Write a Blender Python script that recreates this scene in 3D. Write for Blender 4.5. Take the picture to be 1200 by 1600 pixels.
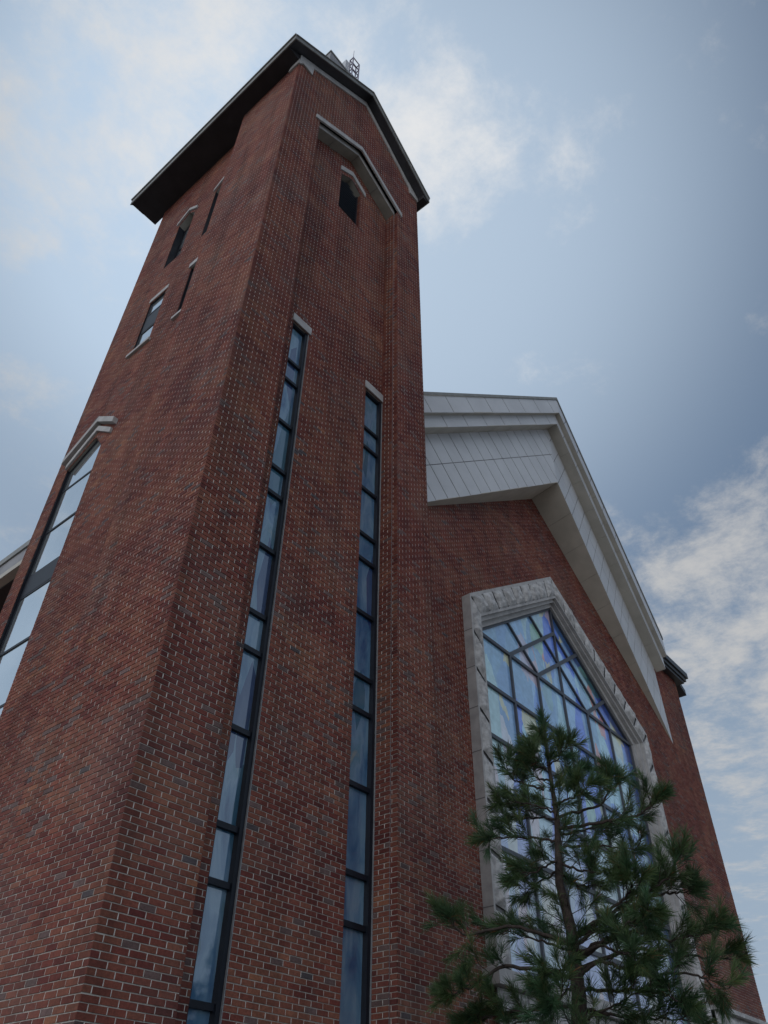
import bpy, math, random
import numpy as np
from mathutils import Vector, Matrix

scene = bpy.context.scene
for o in list(bpy.data.objects):
    bpy.data.objects.remove(o)
R = random.Random(11)

# ------------------------------------------------------------------ camera
YAW, PITCH, ROLL = math.radians(49.6795), math.radians(41.6287), math.radians(0.8345)
CAM = Vector((-4.2523, -6.9526, 1.6))
fwd = Vector((math.sin(YAW) * math.cos(PITCH), math.cos(YAW) * math.cos(PITCH), math.sin(PITCH)))
rt = fwd.cross(Vector((0, 0, 1))).normalized()
up = rt.cross(fwd)
cx = rt * math.cos(ROLL) + up * math.sin(ROLL)
cy = up * math.cos(ROLL) - rt * math.sin(ROLL)
cam = bpy.data.cameras.new('camera')
cam.sensor_fit = 'VERTICAL'
cam.sensor_height = 36.0
cam.lens = 1200.23 / 1600 * 36.0
cam.clip_start = 0.05
cam.clip_end = 5000
cam_ob = bpy.data.objects.new('camera', cam)
scene.collection.objects.link(cam_ob)
M = Matrix.Identity(4)
for i in range(3):
    M[i][0], M[i][1], M[i][2], M[i][3] = cx[i], cy[i], -fwd[i], CAM[i]
cam_ob.matrix_world = M
scene.camera = cam_ob

# ------------------------------------------------------------------ light
SUN_EL, SUN_AZ = math.radians(62.0), math.radians(47.0)      # azimuth from +Y towards +X
sun_dir = Vector((math.sin(SUN_AZ) * math.cos(SUN_EL), math.cos(SUN_AZ) * math.cos(SUN_EL), math.sin(SUN_EL)))
sl = bpy.data.lights.new('sun', 'SUN')
sl.energy = 3.2
sl.angle = math.radians(0.5)
sl.color = (1.0, 0.95, 0.87)
so = bpy.data.objects.new('sun', sl)
scene.collection.objects.link(so)
so.rotation_euler = sun_dir.to_track_quat('Z', 'Y').to_euler()
so.location = (0, 0, 60)

scene.view_settings.view_transform = 'Standard'
scene.view_settings.look = 'None'
scene.view_settings.exposure = 0.5
scene.view_settings.gamma = 1.0


class NT:
    """small helper to write node trees"""
    def __init__(self, tree):
        self.t = tree
        self.t.nodes.clear()

    def n(self, kind, **kw):
        nd = self.t.nodes.new(kind)
        for k, v in kw.items():
            if hasattr(nd, k):
                setattr(nd, k, v)
            else:
                nd.inputs[k.replace('_', ' ')].default_value = v
        return nd

    def l(self, a, b):
        self.t.links.new(a, b)

    def val(self, x, sock):
        if isinstance(x, (int, float)):
            sock.default_value = x
        else:
            self.l(x, sock)

    def math(self, op, a, b=0.0, c=0.0, clamp=False):
        nd = self.t.nodes.new('ShaderNodeMath')
        nd.operation = op
        nd.use_clamp = clamp
        for i, x in enumerate((a, b, c)):
            self.val(x, nd.inputs[i])
        return nd.outputs[0]

    def mix(self, f, a, b, mode='MIX'):
        nd = self.t.nodes.new('ShaderNodeMix')
        nd.data_type = 'RGBA'
        nd.blend_type = mode
        self.val(f, nd.inputs[0])
        for x, s in ((a, nd.inputs[6]), (b, nd.inputs[7])):
            if isinstance(x, tuple):
                s.default_value = x if len(x) == 4 else (*x, 1)
            else:
                self.l(x, s)
        return nd.outputs[2]

    def ramp(self, fac, stops, interp='LINEAR'):
        nd = self.t.nodes.new('ShaderNodeValToRGB')
        cr = nd.color_ramp
        cr.interpolation = interp
        while len(cr.elements) < len(stops):
            cr.elements.new(0.5)
        for e, (p, c) in zip(cr.elements, stops):
            e.position = p
            e.color = c if len(c) == 4 else (*c, 1)
        self.l(fac, nd.inputs[0])
        return nd.outputs[0]

    def noise(self, vec, scale, detail=4, rough=0.5, dist=0.0):
        nd = self.t.nodes.new('ShaderNodeTexNoise')
        nd.inputs['Scale'].default_value = scale
        nd.inputs['Detail'].default_value = detail
        nd.inputs['Roughness'].default_value = rough
        nd.inputs['Distortion'].default_value = dist
        if vec is not None:
            self.l(vec, nd.inputs['Vector'])
        return nd

    def maprange(self, v, a, b, c=0.0, d=1.0, smooth=True):
        nd = self.t.nodes.new('ShaderNodeMapRange')
        nd.interpolation_type = 'SMOOTHSTEP' if smooth else 'LINEAR'
        self.l(v, nd.inputs[0])
        for i, x in enumerate((a, b, c, d)):
            nd.inputs[i + 1].default_value = x
        return nd.outputs[0]


# ------------------------------------------------------------------ sky
world = bpy.data.worlds.new('World')
scene.world = world
world.use_nodes = True
w = NT(world.node_tree)
SKY_STRENGTH = 0.06
sky = w.n('ShaderNodeTexSky')
sky.sky_type = 'NISHITA'
sky.sun_disc = False
sky.sun_elevation = SUN_EL
sky.sun_rotation = SUN_AZ
sky.altitude = 50
sky.air_density = 1.0
sky.dust_density = 0.55
sky.ozone_density = 1.0
tc = w.n('ShaderNodeTexCoord')
dirv = tc.outputs['Generated']


def lobe(direction, lo, hi):
    d = Vector(direction).normalized()
    nd = w.n('ShaderNodeVectorMath', operation='DOT_PRODUCT')
    w.l(dirv, nd.inputs[0])
    nd.inputs[1].default_value = d
    return w.maprange(nd.outputs['Value'], math.cos(math.radians(hi)), math.cos(math.radians(lo)))


# clouds live on a flat layer: divide the direction by its height
sep = w.n('ShaderNodeSeparateXYZ')
w.l(dirv, sep.inputs[0])
zc = w.math('MAXIMUM', sep.outputs[2], 0.08)
comb = w.n('ShaderNodeCombineXYZ')
w.l(w.math('DIVIDE', sep.outputs[0], zc), comb.inputs[0])
w.l(w.math('DIVIDE', sep.outputs[1], zc), comb.inputs[1])
comb.inputs[2].default_value = 3.7
n1 = w.noise(comb.outputs[0], 6.0, 12, 0.67, 0.12).outputs[0]
n2 = w.noise(comb.outputs[0], 1.3, 4, 0.5, 0.1).outputs[0]
cov = w.math('ADD', w.math('MULTIPLY', n1, 0.72), w.math('MULTIPLY', n2, 0.28))
bank = w.math('MULTIPLY', lobe((0.325, 0.215, 0.92), 1, 9.5), 1.3)
bank = w.math('MAXIMUM', bank, w.math('MULTIPLY', lobe((0.235, 0.225, 0.945), 1, 8), 0.95))
bank = w.math('MAXIMUM', bank, w.math('MULTIPLY', lobe((0.09, 0.39, 0.91), 1, 15), 0.8))
bank = w.math('MAXIMUM', bank, w.math('MULTIPLY', lobe((0.41, 0.115, 0.905), 0, 7), 0.62))
bank = w.math('MAXIMUM', bank, w.math('MULTIPLY', lobe((0.86, 0.10, 0.47), 3, 17), 1.05))
bank = w.math('MAXIMUM', bank, w.math('MULTIPLY', lobe((0.93, 0.08, 0.32), 4, 17), 0.55))
bank = w.math('MAXIMUM', bank, w.math('MULTIPLY', lobe((-0.02, 0.56, 0.83), 1, 9), 0.9))
back = lobe((-0.93, -0.25, 0.28), 12, 84)  # bright unseen cloud behind the camera, added to light the facades
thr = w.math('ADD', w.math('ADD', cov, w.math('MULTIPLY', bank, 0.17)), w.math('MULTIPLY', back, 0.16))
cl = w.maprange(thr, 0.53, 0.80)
sunl = lobe(sun_dir, 0, 30)
sunw = lobe(sun_dir, 2, 33)
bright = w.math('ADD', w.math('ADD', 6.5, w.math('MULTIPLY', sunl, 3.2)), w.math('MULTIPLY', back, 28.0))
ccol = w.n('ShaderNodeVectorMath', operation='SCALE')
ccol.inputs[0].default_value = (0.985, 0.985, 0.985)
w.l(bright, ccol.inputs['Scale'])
left = lobe((-0.35, 0.75, 0.55), 8, 60)
hcol = w.n('ShaderNodeVectorMath', operation='SCALE')
hcol.inputs[0].default_value = (0.72, 0.90, 1.12)
w.l(w.math('ADD', w.math('MULTIPLY_ADD', left, 1.0, 5.6), w.math('MULTIPLY', sunw, 2.6)), hcol.inputs['Scale'])
low = w.maprange(sep.outputs[2], 0.66, 0.22)
se = lobe((0.43, -0.72, 0.55), 6, 36)  # unseen haze patch, added to brighten the sky mirrored in the slits
hazy = w.math('ADD', w.math('MULTIPLY_ADD', se, 0.35, 0.20), w.math('ADD', w.math('MULTIPLY', sunw, 0.60), w.math('ADD', w.math('MULTIPLY', left, 0.55), w.math('MULTIPLY', low, 0.72))), clamp=True)
skd = w.n('ShaderNodeVectorMath', operation='MULTIPLY')
w.l(sky.outputs[0], skd.inputs[0])
skd.inputs[1].default_value = (0.54, 0.635, 0.655)
hz = w.mix(hazy, skd.outputs[0], hcol.outputs[0])
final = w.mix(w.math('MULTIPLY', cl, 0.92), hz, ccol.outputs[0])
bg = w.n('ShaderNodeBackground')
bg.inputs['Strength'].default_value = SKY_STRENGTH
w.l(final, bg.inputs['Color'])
wo = w.n('ShaderNodeOutputWorld')
w.l(bg.outputs[0], wo.inputs[0])


# ------------------------------------------------------------------ materials
def mat(name):
    m = bpy.data.materials.new(name)
    m.use_nodes = True
    t = NT(m.node_tree)
    out = t.n('ShaderNodeOutputMaterial')
    b = t.n('ShaderNodeBsdfPrincipled')
    t.l(b.outputs[0], out.inputs[0])
    return m, t, b


def bump(t, b, h, strength, dist):
    nd = t.n('ShaderNodeBump')
    nd.inputs['Strength'].default_value = strength
    nd.inputs['Distance'].default_value = dist
    t.l(h, nd.inputs['Height'])
    t.l(nd.outputs[0], b.inputs['Normal'])


def simple(name, col, rough=0.6, metal=0.0, var=0.15, scale=6.0, spec=0.5, bump_d=0.0, bscale=60):
    m, t, b = mat(name)
    oc = t.n('ShaderNodeTexCoord').outputs['Object']
    n = t.noise(oc, scale, 6, 0.6).outputs[0]
    f = t.maprange(n, 0.3, 0.7, 1 - var, 1 + var)
    c = t.mix(1.0, (*col, 1), f, 'MULTIPLY')
    t.l(c, b.inputs['Base Color'])
    b.inputs['Roughness'].default_value = rough
    b.inputs['Metallic'].default_value = metal
    b.inputs['Specular IOR Level'].default_value = spec
    if bump_d:
        bump(t, b, t.noise(oc, bscale, 5, 0.6).outputs[0], 0.6, bump_d)
    return m


def brick_mat():
    m, t, b = mat('brick')
    oc = t.n('ShaderNodeTexCoord').outputs['Object']
    a = t.n('ShaderNodeAttribute', attribute_name='tone')
    n = t.noise(oc, 38, 5, 0.65).outputs[0]
    f = t.maprange(n, 0.25, 0.75, 0.72, 1.25)
    c = t.mix(1.0, a.outputs['Color'], f, 'MULTIPLY')
    big = t.noise(oc, 0.7, 5, 0.6).outputs[0]
    st = t.maprange(big, 0.45, 0.75, 0.0, 0.26)
    c = t.mix(st, c, (0.15, 0.125, 0.115))
    mp = t.n('ShaderNodeMapping')
    t.l(oc, mp.inputs[0])
    mp.inputs['Scale'].default_value = (2.6, 2.6, 0.16)
    rain = t.noise(mp.outputs[0], 1.0, 6, 0.62, 0.3).outputs[0]
    c = t.mix(1.0, c, t.maprange(rain, 0.35, 0.72, 1.10, 0.70), 'MULTIPLY')
    t.l(c, b.inputs['Base Color'])
    b.inputs['Roughness'].default_value = 0.82
    b.inputs['Specular IOR Level'].default_value = 0.35
    bump(t, b, t.noise(oc, 170, 4, 0.7).outputs[0], 0.5, 0.003)
    return m


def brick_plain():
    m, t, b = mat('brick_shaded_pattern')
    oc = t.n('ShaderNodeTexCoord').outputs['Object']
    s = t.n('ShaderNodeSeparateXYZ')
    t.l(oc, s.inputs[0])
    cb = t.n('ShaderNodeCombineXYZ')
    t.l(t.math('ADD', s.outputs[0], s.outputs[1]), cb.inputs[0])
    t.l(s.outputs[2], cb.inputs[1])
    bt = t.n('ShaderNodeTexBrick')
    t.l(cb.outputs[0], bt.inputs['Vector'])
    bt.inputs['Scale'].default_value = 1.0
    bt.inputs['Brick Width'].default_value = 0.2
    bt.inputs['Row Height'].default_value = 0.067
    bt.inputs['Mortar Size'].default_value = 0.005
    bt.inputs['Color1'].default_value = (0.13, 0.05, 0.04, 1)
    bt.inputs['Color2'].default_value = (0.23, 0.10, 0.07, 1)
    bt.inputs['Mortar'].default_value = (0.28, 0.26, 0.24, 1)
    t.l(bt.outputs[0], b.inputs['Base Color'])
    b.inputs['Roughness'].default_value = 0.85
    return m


M_BRICK = brick_mat()
M_BPLAIN = brick_plain()
M_MORTAR = simple('mortar', (0.46, 0.445, 0.42), 0.95, var=0.22, scale=14, spec=0.2)
M_HEAD = simple('head_joint_mortar', (0.60, 0.58, 0.55), 0.95, var=0.22, scale=14, spec=0.2)
M_FRAME = simple('window_frame_metal', (0.009, 0.012, 0.020), 0.45, var=0.2, spec=0.3)
M_CAULK = simple('sealant', (0.22, 0.23, 0.25), 0.6)
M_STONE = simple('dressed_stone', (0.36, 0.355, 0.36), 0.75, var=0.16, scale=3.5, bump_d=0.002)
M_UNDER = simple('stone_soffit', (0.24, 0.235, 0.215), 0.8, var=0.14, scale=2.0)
M_ROUGH = simple('rock_faced_granite', (0.39, 0.39, 0.40), 0.85, var=0.30, scale=8, bump_d=0.02, bscale=12)
M_GREY = simple('grey_cladding', (0.24, 0.24, 0.26), 0.6, var=0.12, scale=2)
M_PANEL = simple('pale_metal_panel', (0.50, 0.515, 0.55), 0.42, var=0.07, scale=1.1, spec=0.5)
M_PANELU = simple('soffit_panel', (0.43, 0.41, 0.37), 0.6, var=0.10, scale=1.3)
M_JOINT = simple('panel_joint', (0.15, 0.15, 0.16), 0.8)
M_DARK = simple('dark_roof_metal', (0.022, 0.023, 0.030), 0.45, var=0.2, scale=3)
M_CORN = simple('black_cornice_metal', (0.016, 0.017, 0.022), 0.45, var=0.2, scale=3)
M_SOFFIT = simple('dark_soffit', (0.020, 0.017, 0.022), 0.7, var=0.25, scale=2)
M_EDGE = simple('drip_edge_metal', (0.20, 0.20, 0.19), 0.45)
M_FASCIA = simple('roof_fascia_metal', (0.15, 0.15, 0.145), 0.5, var=0.25, scale=2)
M_LOUVRE = simple('dark_louvre', (0.012, 0.018, 0.035), 0.4)
M_STEEL = simple('painted_steel', (0.20, 0.18, 0.24), 0.5)
M_BARK = simple('pine_bark', (0.038, 0.028, 0.024), 0.9, var=0.45, scale=22, bump_d=0.01, bscale=50)
M_GROUND = simple('paving', (0.07, 0.067, 0.063), 0.9, var=0.2, scale=0.8)


def glass_clear():
    m, t, b = mat('plain_glass')
    oc = t.n('ShaderNodeTexCoord').outputs['Object']
    n = t.noise(oc, 0.9, 4, 0.5).outputs[0]
    c = t.ramp(n, [(0.3, (0.60, 0.67, 0.72)), (0.7, (0.70, 0.76, 0.80))])
    b.inputs['Metallic'].default_value = 0.85
    t.l(c, b.inputs['Base Color'])
    b.inputs['Roughness'].default_value = 0.04
    b.inputs['IOR'].default_value = 2.1
    bump(t, b, t.noise(oc, 2.2, 2, 0.5).outputs[0], 0.25, 0.006)
    return m


def glass_tall():
    """painted glass of the two tall slits: streaks, a few warm and dark shapes"""
    m, t, b = mat('painted_slit_glass')
    oc = t.n('ShaderNodeTexCoord').outputs['Object']
    mp = t.n('ShaderNodeMapping')
    t.l(oc, mp.inputs[0])
    mp.inputs['Scale'].default_value = (3.2, 1.0, 0.85)
    n = t.noise(mp.outputs[0], 1.0, 5, 0.55, 0.6).outputs[0]
    c = t.ramp(n, [(0.30, (0.02, 0.08, 0.20)), (0.43, (0.08, 0.18, 0.31)), (0.55, (0.16, 0.27, 0.39)),
                   (0.66, (0.10, 0.21, 0.30)), (0.78, (0.30, 0.30, 0.27))])
    v = t.n('ShaderNodeTexVoronoi')
    mp2 = t.n('ShaderNodeMapping')
    t.l(oc, mp2.inputs[0])
    mp2.inputs['Scale'].default_value = (4.5, 1.0, 0.9)
    t.l(mp2.outputs[0], v.inputs['Vector'])
    v.inputs['Scale'].default_value = 1.0
    hs = t.n('ShaderNodeSeparateColor')
    t.l(v.outputs['Color'], hs.inputs[0])
    dk = t.maprange(hs.outputs[0], 0.74, 0.76, 0, 0.7)
    c = t.mix(dk, c, t.ramp(hs.outputs[1], [(0.0, (0.01, 0.02, 0.12)), (0.45, (0.015, 0.09, 0.15)), (0.90, (0.08, 0.02, 0.05)), (1.0, (0.02, 0.03, 0.05))], 'CONSTANT'))
    t.l(c, b.inputs['Base Color'])
    b.inputs['Roughness'].default_value = 0.05
    b.inputs['IOR'].default_value = 2.25
    bump(t, b, t.noise(oc, 3.0, 3, 0.5).outputs[0], 0.3, 0.006)
    return m


def glass_stained():
    """large abstract picture window: blue washes, turquoise and cream strokes, coral spots"""
    m, t, b = mat('stained_picture_glass')
    oc = t.n('ShaderNodeTexCoord').outputs['Object']
    s = t.n('ShaderNodeSeparateXYZ')
    t.l(oc, s.inputs[0])

    def stretched(rot, sx, sz, loc=(0, 0, 0)):
        mp = t.n('ShaderNodeMapping')
        t.l(oc, mp.inputs[0])
        mp.inputs['Rotation'].default_value = (0, math.radians(rot), 0)
        mp.inputs['Scale'].default_value = (sx, 1, sz)
        mp.inputs['Location'].default_value = loc
        return mp.outputs[0]

    def cells(vec, scale):
        wv = t.noise(vec, scale * 1.3, 3, 0.5).outputs['Color']
        wm = t.n('ShaderNodeVectorMath', operation='MULTIPLY_ADD')
        t.l(wv, wm.inputs[0])
        wm.inputs[1].default_value = (0.5, 0.0, 0.5)
        t.l(vec, wm.inputs[2])
        v = t.n('ShaderNodeTexVoronoi')
        v.inputs['Scale'].default_value = scale
        t.l(wm.outputs[0], v.inputs['Vector'])
        sc = t.n('ShaderNodeSeparateColor')
        t.l(v.outputs['Color'], sc.inputs[0])
        return sc.outputs
    blue = t.ramp(cells(stretched(24, 1.0, 0.42), 1.0)[0],
                  [(0.0, (0.15, 0.28, 0.86)), (0.22, (0.23, 0.42, 0.90)), (0.45, (0.34, 0.58, 0.90)), (0.62, (0.20, 0.33, 0.86)),
                   (0.80, (0.42, 0.70, 0.86))], 'CONSTANT')
    c2 = cells(stretched(-32, 1.5, 0.36, (3, 0, 1)), 1.1)
    stroke = t.ramp(c2[1], [(0.0, (0.26, 0.46, 0.70)), (0.3, (0.45, 0.68, 0.74)), (0.6, (0.62, 0.72, 0.60)), (0.85, (0.68, 0.74, 0.78))], 'CONSTANT')
    c = t.mix(t.maprange(c2[0], 0.60, 0.62, 0, 0.85), blue, stroke)
    c3 = cells(stretched(50, 1.6, 0.75, (7, 0, 4)), 1.6)
    warm = t.ramp(c3[1], [(0.0, (0.72, 0.34, 0.28)), (0.35, (0.66, 0.66, 0.40)), (0.6, (0.66, 0.52, 0.58)), (0.8, (0.35, 0.60, 0.45))], 'CONSTANT')
    c = t.mix(t.maprange(c3[0], 0.87, 0.88, 0, 0.8), c, warm)
    # paler towards the foot of the picture
    c = t.mix(t.maprange(s.outputs[2], 9.6, 6.0, 0.0, 0.62), c, (0.58, 0.63, 0.68))
    # dark blue and green border along the right-hand edge of the picture
    edge = t.maprange(s.outputs[0], 3.55, 3.72, 0, 0.92)
    zz = t.math('SUBTRACT', 14.22, t.math('MULTIPLY', t.math('ABSOLUTE', t.math('SUBTRACT', s.outputs[0], 0.03)), 0.70))
    rk = t.math('SUBTRACT', zz, s.outputs[2])
    edge2 = t.math('MULTIPLY', t.maprange(rk, 0.42, 0.26, 0, 0.9), t.maprange(s.outputs[0], 0.05, 0.12))
    bord = t.ramp(cells(stretched(40, 1.2, 1.0, (2, 0, 2)), 1.4)[0], [(0.0, (0.02, 0.05, 0.22)), (0.35, (0.03, 0.10, 0.11)), (0.6, (0.03, 0.09, 0.25)), (0.8, (0.10, 0.22, 0.20))], 'CONSTANT')
    c = t.mix(t.math('MAXIMUM', edge, edge2), c, bord)
    sm = t.noise(oc, 5, 4, 0.6).outputs[0]
    c = t.mix(1.0, c, t.maprange(sm, 0.3, 0.7, 0.86, 1.10), 'MULTIPLY')
    t.l(c, b.inputs['Base Color'])
    b.inputs['Roughness'].default_value = 0.10
    b.inputs['IOR'].default_value = 2.3
    bump(t, b, t.noise(oc, 1.6, 3, 0.5).outputs[0], 0.3, 0.010)
    return m


def foliage():
    m = bpy.data.materials.new('pine_needles')
    m.use_nodes = True
    t = NT(m.node_tree)
    out = t.n('ShaderNodeOutputMaterial')
    a = t.n('ShaderNodeAttribute', attribute_name='tone')
    b = t.n('ShaderNodeBsdfPrincipled')
    b.inputs['Roughness'].default_value = 0.45
    b.inputs['Specular IOR Level'].default_value = 0.35
    tr = t.n('ShaderNodeBsdfTranslucent')
    mx = t.n('ShaderNodeMixShader')
    mx.inputs[0].default_value = 0.22
    t.l(a.outputs['Color'], b.inputs['Base Color'])
    t.l(a.outputs['Color'], tr.inputs['Color'])
    t.l(b.outputs[0], mx.inputs[1])
    t.l(tr.outputs[0], mx.inputs[2])
    t.l(mx.outputs[0], out.inputs[0])
    return m


M_GCLEAR, M_GTALL, M_GSTAIN, M_NEEDLE = glass_clear(), glass_tall(), glass_stained(), foliage()


# ------------------------------------------------------------------ objects
def tag(o, label=None, cat=None, kind=None, group=None):
    if label:
        o['label'] = label
    if cat:
        o['category'] = cat
    if kind:
        o['kind'] = kind
    if group:
        o['group'] = group
    return o


def empty(name, loc, label, cat):
    o = bpy.data.objects.new(name, None)
    o.empty_display_size = 0.5
    o.location = loc
    scene.collection.objects.link(o)
    return tag(o, label, cat)


class MB:
    def __init__(self):
        self.v, self.f, self.mi, self.mats, self.col = [], [], [], [], []

    def m(self, material):
        if material not in self.mats:
            self.mats.append(material)
        return self.mats.index(material)

    def face(self, pts, material, col=(0.2, 0.2, 0.2)):
        i = len(self.v)
        self.v.extend(tuple(p) for p in pts)
        self.col.extend([col] * len(pts))
        self.f.append(tuple(range(i, i + len(pts))))
        self.mi.append(self.m(material))

    def prism(self, pts, vec, material, caps=True, cap_mat=None):
        """polygon pts swept along vec"""
        pts = [Vector(p) for p in pts]
        vec = Vector(vec)
        q = [p + vec for p in pts]
        n = len(pts)
        if caps:
            self.face(pts, material)
            self.face(q[::-1], cap_mat or material)
        for i in range(n):
            j = (i + 1) % n
            self.face([pts[j], pts[i], q[i], q[j]], material)

    def box(self, a, b, material):
        x0, y0, z0 = a
        x1, y1, z1 = b
        self.prism([(x0, y0, z0), (x1, y0, z0), (x1, y1, z0), (x0, y1, z0)], (0, 0, z1 - z0), material)

    def bar(self, p, q, wid, dep, normal, material):
        """rectangular bar from p to q; dep along normal"""
        p, q, nrm = Vector(p), Vector(q), Vector(normal).normalized()
        d = (q - p).normalized()
        s = d.cross(nrm).normalized() * (wid / 2)
        self.prism([p - s, p + s, q + s, q - s], nrm * dep, material)

    def tube(self, path, radii, material, seg=8):
        path = [Vector(p) for p in path]
        rings = []
        for i, p in enumerate(path):
            d = (path[min(i + 1, len(path) - 1)] - path[max(i - 1, 0)]).normalized()
            a = d.cross(Vector((0.3, 0.2, 1))).normalized()
            if a.length < 0.1:
                a = Vector((1, 0, 0))
            b = d.cross(a).normalized()
            k = len(self.v)
            for s in range(seg):
                t = 2 * math.pi * s / seg
                self.v.append(tuple(p + (a * math.cos(t) + b * math.sin(t)) * radii[i]))
                self.col.append((0.1, 0.1, 0.1))
            rings.append(k)
        for r0, r1 in zip(rings, rings[1:]):
            for s in range(seg):
                s2 = (s + 1) % seg
                self.f.append((r0 + s, r0 + s2, r1 + s2, r1 + s))
                self.mi.append(self.m(material))

    def build(self, name, parent=None, smooth=False):
        me = bpy.data.meshes.new(name)
        off = Vector((0, 0, 0))
        p = parent
        while p is not None:
            off += p.location
            p = p.parent
        v = np.array(self.v, dtype=np.float64) - np.array(off)
        me.from_pydata(v.tolist(), [], self.f)
        for m_ in self.mats:
            me.materials.append(m_)
        me.polygons.foreach_set('material_index', np.array(self.mi, dtype=np.int32))
        at = me.attributes.new('tone', 'FLOAT_COLOR', 'POINT')
        c = np.ones((len(self.v), 4), dtype=np.float32)
        c[:, :3] = np.array(self.col, dtype=np.float32)
        at.data.foreach_set('color', c.ravel())
        if smooth:
            me.polygons.foreach_set('use_smooth', np.ones(len(self.f), dtype=bool))
        me.update()
        o = bpy.data.objects.new(name, me)
        scene.collection.objects.link(o)
        o.parent = parent
        return o


# ---- bricks, laid one by one in running bond with raked joints
PAL = [(0.100, 0.022, 0.020), (0.146, 0.037, 0.028), (0.186, 0.060, 0.040), (0.210, 0.081, 0.052), (0.265, 0.106, 0.058)]


def vnoise(x, y, seed):
    def h(i, j):
        n = (i * 374761393 + j * 668265263 + seed * 69069) & 0xffffffff
        n = ((n ^ (n >> 13)) * 1274126177) & 0xffffffff
        return ((n ^ (n >> 16)) & 0xffff) / 65535.0
    i, j = math.floor(x), math.floor(y)
    fx, fy = x - i, y - j
    fx, fy = fx * fx * (3 - 2 * fx), fy * fy * (3 - 2 * fy)
    return (h(i, j) * (1 - fx) + h(i + 1, j) * fx) * (1 - fy) + (h(i, j + 1) * (1 - fx) + h(i + 1, j + 1) * fx) * fy


def tone(u, z, seed):
    r = R.random()
    n = vnoise(u * 0.8, z * 1.3, seed) * 0.6 + vnoise(u * 2.1, z * 4.2, seed + 5) * 0.4
    if r < 0.003 + 0.16 * max(0, n - 0.60):
        c = (0.082, 0.066, 0.072) if R.random() < 0.5 else (0.112, 0.072, 0.070)
    elif r < 0.045 + 0.14 * max(0, n - 0.55):
        c = (0.13, 0.082, 0.078)
    else:
        t = min(3.999, max(0.0, (R.gauss(0.40, 0.145) + (n - 0.5) * 0.85) * 4))
        i = int(t)
        f = t - i
        c = tuple(a * (1 - f) + b * f for a, b in zip(PAL[i], PAL[i + 1]))
    g = R.uniform(0.84, 1.14)
    return tuple(x * g for x in c)


CH, BW, MJ = 0.067, 0.20, 0.012


def brick_wall(B, O, ud, nd, z0, z1, ints, phase=0.0, dep=0.0095, seed=1):
    O, ud, nd = Vector(O), Vector(ud), Vector(nd)

    def P(u, z, d):
        return O + ud * u + nd * d + Vector((0, 0, z))
    k0 = int(round(z0 / CH))
    k = k0
    while k * CH < z1 - 1e-6:
        zb, zt = k * CH, min((k + 1) * CH, z1)
        zm = (zb + zt) / 2
        I = ints(zm)
        Ib, It = ints(zb + 1e-4), ints(zt - 1e-4)
        if not (len(Ib) == len(It) == len(I)):
            Ib = It = I
        zj = zt - MJ
        for (mb0, mb1), (b0, b1), (t0, t1) in zip(I, Ib, It):
            if mb1 - mb0 < 0.01:
                continue
            B.face([P(b0, zb, 0), P(b1, zb, 0), P(t1, zt, 0), P(t0, zt, 0)], M_MORTAR)
            lo, hi = min(b0, t0), max(b1, t1)
            st = phase + (k % 2) * BW / 2
            j = math.floor((lo - st) / BW) - 1
            while True:
                a = st + j * BW
                if a > hi:
                    break
                e = a + BW - MJ
                j += 1
                aL, aT = max(a, b0), max(a, t0)
                eL, eT = min(e, b1), min(e, t1)
                if eL - aL < 0.006 and eT - aT < 0.006:
                    continue
                eL, eT = max(eL, aL + 0.002), max(eT, aT + 0.002)
                c = tone(a, zm, seed)
                d = dep + R.gauss(0, 0.0007)
                tl, tr = R.gauss(0, 0.0005), R.gauss(0, 0.0005)
                jz = R.gauss(0, 0.0009)
                f0, f1, f2, f3 = P(aL, zb + jz, d + tl), P(eL, zb + jz, d + tr), P(eT, zj + jz, d + tr), P(aT, zj + jz, d + tl)
                g0, g1, g2, g3 = P(aL, zb + jz, -.001), P(eL, zb + jz, -.001), P(eT, zj + jz, -.001), P(aT, zj + jz, -.001)
                i = len(B.v)
                B.v.extend(tuple(x) for x in (f0, f1, f2, f3, g0, g1, g2, g3))
                B.col.extend([c] * 8)
                mi = B.m(M_BRICK)
                B.f.extend([(i, i + 1, i + 2, i + 3), (i + 4, i + 5, i + 1, i), (i + 5, i + 6, i + 2, i + 1), (i + 6, i + 7, i + 3, i + 2), (i + 7, i + 4, i, i + 3)])
                B.mi.extend([mi] * 5)
                # head joint, pointed nearly flush
                jb, jt = min(max(e, b0), b1), min(max(e, t0), t1)
                kb, kt = min(max(e + MJ, b0), b1), min(max(e + MJ, t0), t1)
                if kb - jb > 0.004 and kt - jt > 0.004:
                    dj = dep - 0.0036
                    B.face([P(jb, zb, dj), P(kb, zb, dj), P(kt, zj, dj), P(jt, zj, dj)], M_HEAD)
        k += 1


def cut(base, holes):
    """base interval(s) minus list of (u0,u1)"""
    out = list(base)
    for h0, h1 in holes:
        nxt = []
        for a, b in out:
            if h1 <= a or h0 >= b:
                nxt.append((a, b))
                continue
            if h0 > a:
                nxt.append((a, h0))
            if h1 < b:
                nxt.append((h1, b))
        out = nxt
    return out


def head(z, u0, u1, ua, zs, za):
    """half-open width of a pointed opening at height z, or None"""
    if z <= zs:
        return (u0, u1)
    if z >= za:
        return None
    t = (z - zs) / (za - zs)
    return (u0 + (ua - u0) * t, u1 + (ua - u1) * t)


# plane mappers
def F(y):
    return lambda u, z, d=0.0: Vector((u, y - d, z))      # front planes, outward is -y


def L(x):
    return lambda u, z, d=0.0: Vector((x - d, u, z))      # left planes, outward is -x


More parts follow.
